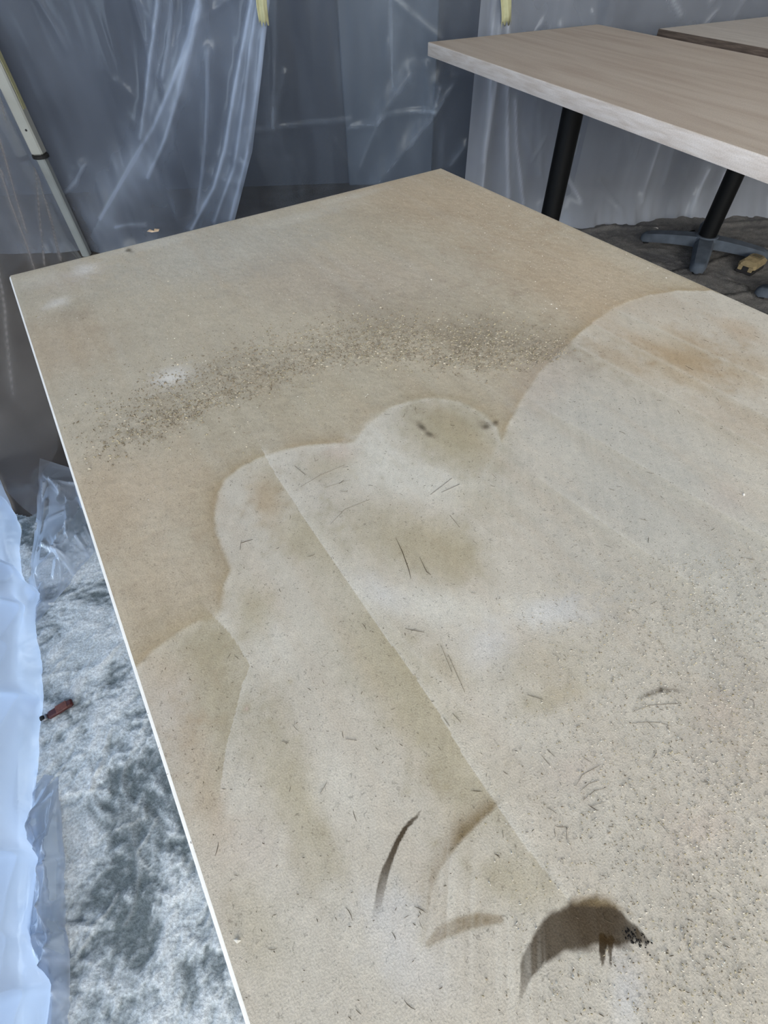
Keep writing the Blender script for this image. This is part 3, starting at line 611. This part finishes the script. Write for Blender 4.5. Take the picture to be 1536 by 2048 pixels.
# ------------------------------------------------------------------ hanging and crumpled plastic film
M['film_back'] = mat_film('hazy_polythene_back', (186, 200, 224), 0.22, 0.5)
M['film_mid'] = mat_film('hazy_polythene_middle', (172, 184, 200), 0.10, 0.5)
M['film_right'] = mat_film('hazy_polythene_right', (208, 213, 224), 0.29, 0.4, patch=0.25)
M['film_left'] = mat_film('hazy_polythene_left', (190, 182, 178), 0.16, 0.2, patch=0.4)
M['film_near'] = mat_film('milky_polythene_near', (196, 217, 250), 0.78, 0.25, patch=0.06, rough=0.35, transl=0.6)
M['film_clear'] = mat_film('crumpled_clear_polythene', (214, 224, 238), 0.26, 0.5, rough=0.3, patch=0.5)
def zlevels(z0, zt, dz):
    z = list(np.arange(z0, min(1.0, zt), dz))
    if zt > 1.0: z += list(np.linspace(1.0, zt, 14))
    return np.array(z)
def sheet(name, path, zt, folds, m, label, ds=0.008, dz=0.010, edge=None, und=0.014, hem=0.05, lean=0.0, seed=1, hemlen=0.12, haze_noise=0.05, side=1, loc_z=0.004, creases=26, long=0.0, low_haze=0.0):
    P_ = np.array(path, float); seg = np.hypot(*np.diff(P_, axis=0).T); cum = np.concatenate([[0], np.cumsum(seg)]); Ln = cum[-1]
    ns_ = int(Ln / ds) + 1
    S0 = np.linspace(0, 1, ns_); Zl = zlevels(loc_z, zt, dz)
    S, Z = np.meshgrid(S0, Zl)
    if edge is not None:
        ez = np.array([e[1] for e in edge][::-1]); es = np.array([e[0] for e in edge][::-1])
        S = S * np.interp(Z, ez, es)
    else: S = S * Ln
    haze = np.zeros(S.shape); off = np.zeros(S.shape)
    off += und * vnoise(S, Z, 0.16, 0.9, seed, 3) + und * 0.35 * vnoise(S, Z, 0.05, 0.35, seed + 1, 2)
    if long: off += long * vnoise(S, Z, 0.55, 0.10, seed + 2, 2) * sstep(0, .05, Z) + 0.4 * long * vnoise(S, Z, .16, .5, seed + 4, 2)
    for fold in folds:
        pts, w, amp, dn = fold[:4]
        if pts[0][1] > 0.80: pts = [(pts[0][0] + 0.05, 1.9), (pts[0][0] + 0.02, 1.2)] + pts
        gr = fold[4] if len(fold) > 4 else 0.5
        d, sg, _ = polydist(S, Z, pts)
        ww = w * (1 + gr * np.clip(0.85 - Z, 0, 1))
        prof = np.exp(-np.abs(d / ww) ** 1.3)
        crisp = np.exp(-(d / 0.006) ** 2)
        haze += 1.3 * dn * (0.85 * prof * (0.65 + 0.35 * (sg > 0)) + 0.95 * crisp) * (1 + 0.35 * vnoise(S, Z, .05, .12, seed + 3, 2))
        off += amp * prof
    # small random crinkles
    r = random.Random(seed * 7 + 3)
    for k in range(creases):
        s0 = r.random() * Ln; z0 = r.random() * 0.95; a_ = r.gauss(1.35, .45) * r.choice([1, -1]); l_ = r.uniform(.05, .28)
        pts = [(s0, z0), (s0 + l_ * math.cos(a_), z0 + l_ * math.sin(a_))]
        d, sg, _ = polydist(S, Z, pts); e = np.exp(-(d / r.uniform(.005, .014)) ** 2)
        off += r.uniform(.002, .006) * e; haze += r.uniform(.015, .06) * e
    haze += haze_noise * np.clip(vnoise(S, Z, .25, .3, seed + 5, 4), 0, 1)
    haze += haze_noise * 0.8 * np.clip(vnoise(S, Z, .035, .30, seed + 6, 2), 0, 1)
    haze += m['base'] * (1 + m['patch'] * np.clip(vnoise(S, Z, .30, .34, seed + 11, 4), -1, 1))
    haze += low_haze * np.clip(1 - Z / 0.6, 0, 1)  # haze thickens towards the floor
    hb = np.clip(1 - Z / hemlen, 0, 1) ** 2
    off += hem * hb * (0.7 + 0.6 * vnoise(S, Z, .12, .3, seed + 8, 3)); haze += (0.20 if hem > .08 else 0.06) * hb
    off -= lean * Z
    X = np.interp(S, cum, P_[:, 0]); Y = np.interp(S, cum, P_[:, 1])
    tx = np.interp(S, (cum[:-1] + cum[1:]) / 2, np.diff(P_[:, 0]) / seg); ty = np.interp(S, (cum[:-1] + cum[1:]) / 2, np.diff(P_[:, 1]) / seg)
    nx, ny = ty * side, -tx * side
    X = X + nx * off; Y = Y + ny * off
    nb, na = S.shape; idx = np.arange(nb * na).reshape(nb, na)
    F = np.stack([idx[:-1, :-1], idx[:-1, 1:], idx[1:, 1:], idx[1:, :-1]], -1).reshape(-1, 4)
    o = mesh(name, np.stack([X, Y, Z], -1).reshape(-1, 3), F, m, None, True, {'haze': haze.ravel()})
    return tag(o, label, 'plastic sheet', 'protective plastic sheets around the work area')
sheet('plastic_sheet', [(-2.3, 2.66), (-.2, 2.66)], 3.19, BL_FOLDS, M['film_back'], 'hazy plastic sheet with long gathered folds hanging left of the yellow-taped edge', edge=[(1.95, 3.3)] + BL_EDGE + [(1.56, 0.0)], seed=3, hem=0.03)
sheet('plastic_sheet', [(-.9, 2.80), (1.0, 2.80)], 3.19, BM_FOLDS_AND_GLOW, M['film_mid'], 'dark smooth plastic sheet hanging straight behind the far edge of the dusty table', seed=5, und=0.008, hem=0.03, creases=22, haze_noise=0.07)
sheet('plastic_sheet', [(.45, 2.765), (3.0, 2.915)], 3.19, BR_FOLDS, M['film_right'], 'grey plastic sheet behind the black table columns, bunched along the floor', seed=9, und=0.006, hem=0.09, hemlen=0.16, creases=50, low_haze=0.34)
sheet('plastic_sheet', [(-1.46, 2.56), (-1.02, 1.05), (-0.97, .88)], 3.19, L_FOLDS, M['film_left'], 'dim brownish plastic sheet fanning from the pale pole along the left side', seed=13, hem=0.03, side=-1, und=0.001, creases=6, long=0.002)
sheet('plastic_sheet', [(-1.20, 1.14), (-1.0, .85), (-.872, .608), (-.783, .466), (-.70, .24), (-.60, .02), (-.533, -.108), (-.40, -.4), (-.2, -.9)], 3.19, NEAR_FOLDS, M['film_near'], 'bright milky blue-white plastic sheet hanging at the left, nearest the viewer', seed=21, und=0.0, hem=0.0, lean=0.10, side=-1, creases=8, haze_noise=0.04, long=0.018)
def crumple(name, quad, m, label, amp, seed, nu=70, nv=50, lift=0.006):
    c00, c10, c11, c01 = [np.array(q, float) for q in quad]
    U, V = np.meshgrid(np.linspace(0, 1, nu), np.linspace(0, 1, nv))
    Pn = (c00[None, None] * ((1 - U) * (1 - V))[..., None] + c10[None, None] * (U * (1 - V))[..., None] + c11[None, None] * (U * V)[..., None] + c01[None, None] * ((1 - U) * V)[..., None])
    X, Y = Pn[..., 0], Pn[..., 1]
    n_ = vnoise(X, Y, .14, .14, seed, 2)
    e = np.minimum(np.minimum(U, 1 - U), np.minimum(V, 1 - V))
    h = amp * (0.45 + 0.5 * n_); haze = np.zeros(X.shape) + 0.10 * np.clip(n_, 0, 1)
    r = random.Random(seed)
    d0 = c01 - c00; a0 = math.atan2(d0[1], d0[0])
    for k in range(34):
        u0, v0 = r.random(), r.random()
        p = c00 * (1 - u0) * (1 - v0) + c10 * u0 * (1 - v0) + c11 * u0 * v0 + c01 * (1 - u0) * v0
        an = a0 + r.gauss(0, .55); l_ = r.uniform(.03, .16)
        p2 = p + l_ * np.array([math.cos(an), math.sin(an)])
        d_, sg, _ = polydist(X, Y, [tuple(p), tuple(p2)])
        cr_ = np.exp(-(d_ / r.uniform(.003, .006)) ** 2); fc = np.exp(-d_ / .02) * (sg > 0)
        h += 0.007 * cr_ + 0.004 * fc; haze += r.uniform(.1, .4) * cr_ + 0.06 * fc
    h = lift + np.maximum(h, 0) * sstep(0, .25, e)
    X = X + 0.004 * vnoise(X, Y, .10, .10, seed + 4, 2); Y = Y + 0.004 * vnoise(X, Y, .10, .10, seed + 5, 2)
    haze += 0.30 * np.exp(-e / .02) + m['base'] * (1 + m['patch'] * np.clip(vnoise(X, Y, .2, .2, seed + 11, 3), -1, 1))
    idx = np.arange(nu * nv).reshape(nv, nu)
    F = np.stack([idx[:-1, :-1], idx[:-1, 1:], idx[1:, 1:], idx[1:, :-1]], -1).reshape(-1, 4)
    o = mesh(name, np.stack([X, Y, h], -1).reshape(-1, 3), F, m, None, True, {'haze': haze.ravel()})
    return tag(o, label, 'plastic film', 'loose film scraps on the floor')
crumple('crumpled_film', [(-1.06, 1.14), (-.84, 1.04), (-.765, .775), (-.85, .53)], M['film_clear'], 'crumpled clear film lying on the floor beside the left table edge', 0.045, 31, 110, 80)
crumple('crumpled_film', [(-.705, .245), (-.655, .235), (-.455, -.2), (-.545, -.2)], M['film_clear'], 'narrow crumpled film along the bottom of the bright near sheet', 0.03, 37, 60, 180)

# ------------------------------------------------------------------ dusty drop sheets on the floor
def drop_sheet(name, x0, x1, y0, y1, st, seed, cols, creases, label, amt, matn, clip=None):
    X, Y = np.meshgrid(np.arange(x0, x1, st), np.arange(y0, y1, st))
    # bend the coordinates so that patches look swept
    wx = X + 0.05 * vnoise(X, Y, .25, .25, seed + 20, 3); wy = Y + 0.05 * vnoise(X, Y, .25, .25, seed + 21, 3)
    big = vnoise(wx, wy, .16, .13, seed, 4); mid = vnoise(wx, wy, .035, .03, seed + 1, 3); fine = vnoise(wx, wy, .009, .009, seed + 2, 2)
    dust = sstep(-.65, .55, big + 0.55 * mid + 0.42 * fine + amt)
    pale = sstep(.15, 1.0, big * .5 + mid + fine * .5)
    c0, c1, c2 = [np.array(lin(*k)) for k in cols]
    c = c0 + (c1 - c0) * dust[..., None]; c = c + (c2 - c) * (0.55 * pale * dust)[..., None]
    h = 0.0015 * dust + 0.0012 * fine * dust + 0.002 * mid
    ridg = np.clip(1 - np.abs(vnoise(wx, wy, .20, .30, seed + 7, 2)) * 16, 0, 1)
    h += 0.0025 * ridg; c = c + (c2 - c) * (0.18 * ridg)[..., None]
    for pts, hh_, w_, pl in creases:
        d_, _, _ = polydist(X + .004 * mid, Y + .004 * fine, pts); e = np.exp(-(d_ / w_) ** 2)
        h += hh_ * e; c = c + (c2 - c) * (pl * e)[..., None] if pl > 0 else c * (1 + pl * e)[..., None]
    Z = 0.004 + np.maximum(h, -0.003)
    nb, na = X.shape; idx = np.arange(nb * na).reshape(nb, na)
    F = np.stack([idx[:-1, :-1], idx[:-1, 1:], idx[1:, 1:], idx[1:, :-1]], -1).reshape(-1, 4)
    if clip is not None: F = F[inside_poly(X.ravel()[F[:, 0]], Y.ravel()[F[:, 0]], clip)]
    o = mesh(name, np.stack([X, Y, Z], -1).reshape(-1, 3), F, matn, None, True, {'dust_colour': np.clip(c, 0.005, .95).reshape(-1, 3)})
    return tag(o, label, 'drop sheet')
M['floor_dust'] = mat_attr('dusty_floor_film', 'dust_colour', rough=0.8, fine=200, amount=0.30, bump=0.6, bdist=0.003, speck=0.3)
FC = [[(-0.517, -0.024), (-0.501, 0.014), (-0.485, 0.03), (-0.482, 0.046)], [(-0.572, 0.253), (-0.578, 0.227), (-0.577, 0.209)], [(-0.434, 0.076), (-0.464, 0.103), (-0.456, 0.125), (-0.446, 0.156)], [(-0.624, 0.207), (-0.552, 0.209)], [(-0.517, 0.142), (-0.466, 0.16)], [(-0.578, 0.32), (-0.581, 0.281), (-0.577, 0.24)], [(-0.501, -0.036), (-0.46, -0.061), (-0.435, -0.09)], [(-0.722, 0.5), (-0.743, 0.465), (-0.753, 0.42)]]
drop_sheet('drop_sheet', -1.15, .38, -.80, 1.10, 0.0038, 41, ((110, 119, 122), (196, 203, 207), (230, 232, 232)), [(l, .003, .0024, .45) for l in FC], 'grey dust-caked drop sheet on the floor left of the dusty table', 0.16, M['floor_dust'], [(-.2, -.78), (.1, -.74), (.36, -.6), (.33, -.1), (.36, .4), (.3, .9), (-.1, 1.05), (-.4, 1.0), (-.6, 1.05), (-.72, .97), (-.80, 1.0), (-.86, .93), (-.93, .97), (-1.0, .90), (-1.1, .93), (-.9, .608), (-.72, .2), (-.5, -.3), (-.3, -.75)])
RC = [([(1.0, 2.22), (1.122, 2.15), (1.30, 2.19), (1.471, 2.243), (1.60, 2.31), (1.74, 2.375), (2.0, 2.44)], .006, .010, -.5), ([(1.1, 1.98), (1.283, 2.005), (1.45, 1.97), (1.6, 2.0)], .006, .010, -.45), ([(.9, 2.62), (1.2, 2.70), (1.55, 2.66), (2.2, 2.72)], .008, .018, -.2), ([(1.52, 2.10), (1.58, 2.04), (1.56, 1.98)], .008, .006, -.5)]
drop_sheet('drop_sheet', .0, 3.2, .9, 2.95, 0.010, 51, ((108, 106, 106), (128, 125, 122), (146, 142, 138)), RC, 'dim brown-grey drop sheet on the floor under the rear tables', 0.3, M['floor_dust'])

# ------------------------------------------------------------------ pole, tape and small things
M['pole'] = mat_plain('off_white_pole_paint', (164, 166, 162), 0.55, noise=0.06, scale=12)
M['pole2'] = mat_plain('grey_pole_paint', (140, 146, 148), 0.5, noise=0.06, scale=12)
M['tape'] = mat_plain('yellow_masking_tape', (172, 170, 134), 0.7, noise=0.08, scale=60, bump=0.3)
pole = empty('support_pole', (-1.432, 2.6, 0))
tag(pole, 'pale two-section support pole with a black collar at the far left', 'pole')
def tube(w, z0, z1, bev): return MB().box(-w, w, -w, w, z0, z1, bev)
o = tube(.0185, 0.0, 0.42, .005).build('lower_tube', M['pole2'], pole)
o = tube(.0245, 0.425, 3.19, .006).build('upper_tube', M['pole'], pole)
o = MB().lathe([(.030, .412), (.034, .414), (.034, .424), (.030, .426)], 20).build('collar', M['rubber'], pole)
o = MB().lathe([(.004, -.001), (.004, .003)], 12).build('screw_head', M['rubber'], pole); o.rotation_euler = (math.pi / 2, 0, 0); o.location = (.004, -.0245, .515)
v = [(.0255, -.014 + .004 * math.sin(i), .58 + i * .05) for i in range(12)] + [(.0255, .012, .58 + i * .05) for i in range(12)]
v += [(.0275, p[1], p[2]) for p in v]
b = MB(); n = 12
f = []
for i in range(n - 1):
    f += [(i, n + i, n + i + 1, i + 1), (2 * n + i, 2 * n + i + 1, 3 * n + i + 1, 3 * n + i), (i, i + 1, 2 * n + i + 1, 2 * n + i), (n + i, 3 * n + i, 3 * n + i + 1, n + i + 1)]
b.add(v, f); b.build('tape_strip', M['tape'], pole)
def tape(name, loc, rz, w, hgt, seed, label):
    r = random.Random(seed); nx, nz = 9, 12; v = []
    for k in (0, 1):
        for j in range(nz):
            t = j / (nz - 1)
            for i in range(nx):
                s = i / (nx - 1) - .5
                jag = (0.010 * math.sin(i * 2.3 + seed) + 0.006 * r.random()) * (1 - t) * (k == 0 or True)
                ww = w * (0.78 + 0.22 * t)
                x = s * ww + .004 * math.sin(t * 7 + seed); z = t * hgt - (jag if j == 0 else 0)
                y = -0.006 * math.sin(s * 9 + t * 3) - .004 * math.cos(t * 11 + s * 5) - k * .0012
                v.append((x, y, z))
    f = []; o_ = nx * nz
    for j in range(nz - 1):
        for i in range(nx - 1):
            a = j * nx + i
            f += [(a, a + nx, a + nx + 1, a + 1), (o_ + a, o_ + a + 1, o_ + a + nx + 1, o_ + a + nx)]
    for i in range(nx - 1): f += [(i, i + 1, o_ + i + 1, o_ + i), ((nz - 1) * nx + i, o_ + (nz - 1) * nx + i, o_ + (nz - 1) * nx + i + 1, (nz - 1) * nx + i + 1)]
    for j in range(nz - 1):
        a = j * nx; f += [(a, o_ + a, o_ + a + nx, a + nx)]; a = j * nx + nx - 1; f += [(a, a + nx, o_ + a + nx, o_ + a)]
    o = mesh(name, v, f, M['tape'], None, True); o.location = loc; o.rotation_euler = (0, 0.12 * (1 if seed % 2 else -1), rz)
    return tag(o, label, 'tape', 'pieces of masking tape holding the film')
tape('masking_tape', (-2.3 + 1.918, 2.60, .805), 0, .045, .22, 3, 'yellow masking tape at the top of the gathered sheet edge')
tape('masking_tape', (.45 + .10, 2.725, .768), 0.05, .052, .25, 8, 'yellow masking tape above the left corner of the bare wooden table')
M['glint_pale'] = mat_plain('pale_orange_glint', (232, 205, 176), 0.4, noise=0.1, scale=60)
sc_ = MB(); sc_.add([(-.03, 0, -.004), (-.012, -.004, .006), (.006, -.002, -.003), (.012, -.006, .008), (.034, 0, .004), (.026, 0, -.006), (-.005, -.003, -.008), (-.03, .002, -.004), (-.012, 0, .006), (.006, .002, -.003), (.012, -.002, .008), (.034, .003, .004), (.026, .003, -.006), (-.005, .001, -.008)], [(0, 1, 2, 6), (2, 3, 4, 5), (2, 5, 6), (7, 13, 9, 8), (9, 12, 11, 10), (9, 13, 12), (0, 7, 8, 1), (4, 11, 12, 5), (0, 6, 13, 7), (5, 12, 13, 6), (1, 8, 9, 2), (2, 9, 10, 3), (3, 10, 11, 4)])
tag(sc_.build('film_glint_scrap', M['glint_pale'], loc=(-2.3 + 1.226, 2.62, .098)), 'small pale orange scrap painted as a glint low on the gathered sheet', 'tape')  # added scrap whose pale orange colour stands in for a glint on the film

# lighter
M['lighter_body'] = mat_plain('dark_red_plastic', (74, 34, 32), 0.25, noise=0.15, scale=80)
M['metal'] = mat_plain('scuffed_steel', (150, 150, 152), 0.35, 0.9)
lt = empty('cigarette_lighter', (-.726, .341, 0.0075), math.atan2(.029, .041))
tag(lt, 'small dark red lighter lying on the grey dusty floor at left', 'lighter')
o = MB().box(.012, .062, -.0085, .0085, 0, .0105, .003).build('body', M['lighter_body'], lt); smooth_edges(o)
o = MB().box(.030, .052, -.0087, .0087, .0098, .0112, .0005).build('worn_label', mat_plain('worn_brown_label', (112, 66, 56), 0.5, noise=.3, scale=200), lt)
o = MB().box(.0, .0118, -.007, .007, .0005, .010, .002).build('metal_hood', M['metal'], lt); smooth_edges(o)
o = MB().lathe([(.004, -.004), (.0045, 0), (.004, .004)], 14).build('spark_wheel', M['rubber'], lt); o.rotation_euler = (math.pi / 2, 0, 0); o.location = (.003, 0, .010)
# battery pack
M['batt'] = mat_plain('dust_coated_tan_plastic', (140, 124, 92), 0.8, noise=0.2, scale=60, bump=0.4)
M['batt_dark'] = mat_plain('dark_plastic', (30, 28, 28), 0.6)
bp = empty('battery_pack', (1.665, 2.195, 0.006), math.radians(38))
tag(bp, 'small dust-coated tan battery pack lying on the dim floor at right', 'battery pack')
o = MB().box(-.058, .058, -.038, .038, .012, .050, .011).build('body', M['batt'], bp); smooth_edges(o, .5)
o = MB().box(-.060, .054, -.037, .037, 0, .016, .003).build('dark_slide_base', M['batt_dark'], bp)
o = MB().box(.010, .040, -.018, .018, .0490, .0515, .001).build('top_label', mat_plain('dull_olive_label', (104, 92, 66), 0.7, noise=.2, scale=90), bp)
for k in range(5):
    MB().box(-.044 + k * .009, -.040 + k * .009, -.026, .026, .0490, .0525, .001).build('grip_rib', M['batt'], bp)
for s in (-1, 1):
    MB().box(-.062, -.056, s * .022 - .009, s * .022 + .009, .012, .032, .002).build('terminal_lug', M['batt'], bp)
MB().box(-.0605, -.057, -.012, .012, .012, .030, .001).build('terminal_recess', M['batt_dark'], bp)
# slivers on the floor
def sliver(loc, rz, L_, w, m, label):
    o = MB().loft([[(-L_ / 2, 0, .001), (-L_ / 2, .001, .001), (-L_ / 2, .0005, .002)], [(-L_ * .1, -w, 0), (-L_ * .1, w, 0), (-L_ * .1, 0, .006)], [(L_ * .3, -w * .9, 0), (L_ * .3, w * .9, 0), (L_ * .3, .001, .007)], [(L_ / 2, -w * .6, .002), (L_ / 2, w * .6, .002), (L_ / 2, 0, .005)]]).build('splinter', m, loc=loc)
    o.rotation_euler = (0, 0, rz); return tag(o, label, 'splinter')
sliver((1.565, 2.60, .006), .45, .085, .006, M['batt_dark'], 'thin black splinter on the floor behind the cross-shaped base')
sliver((1.42, 2.66, .006), -.2, .03, .005, M['edge_pale'], 'tiny pale splinter near the bunched film on the floor')
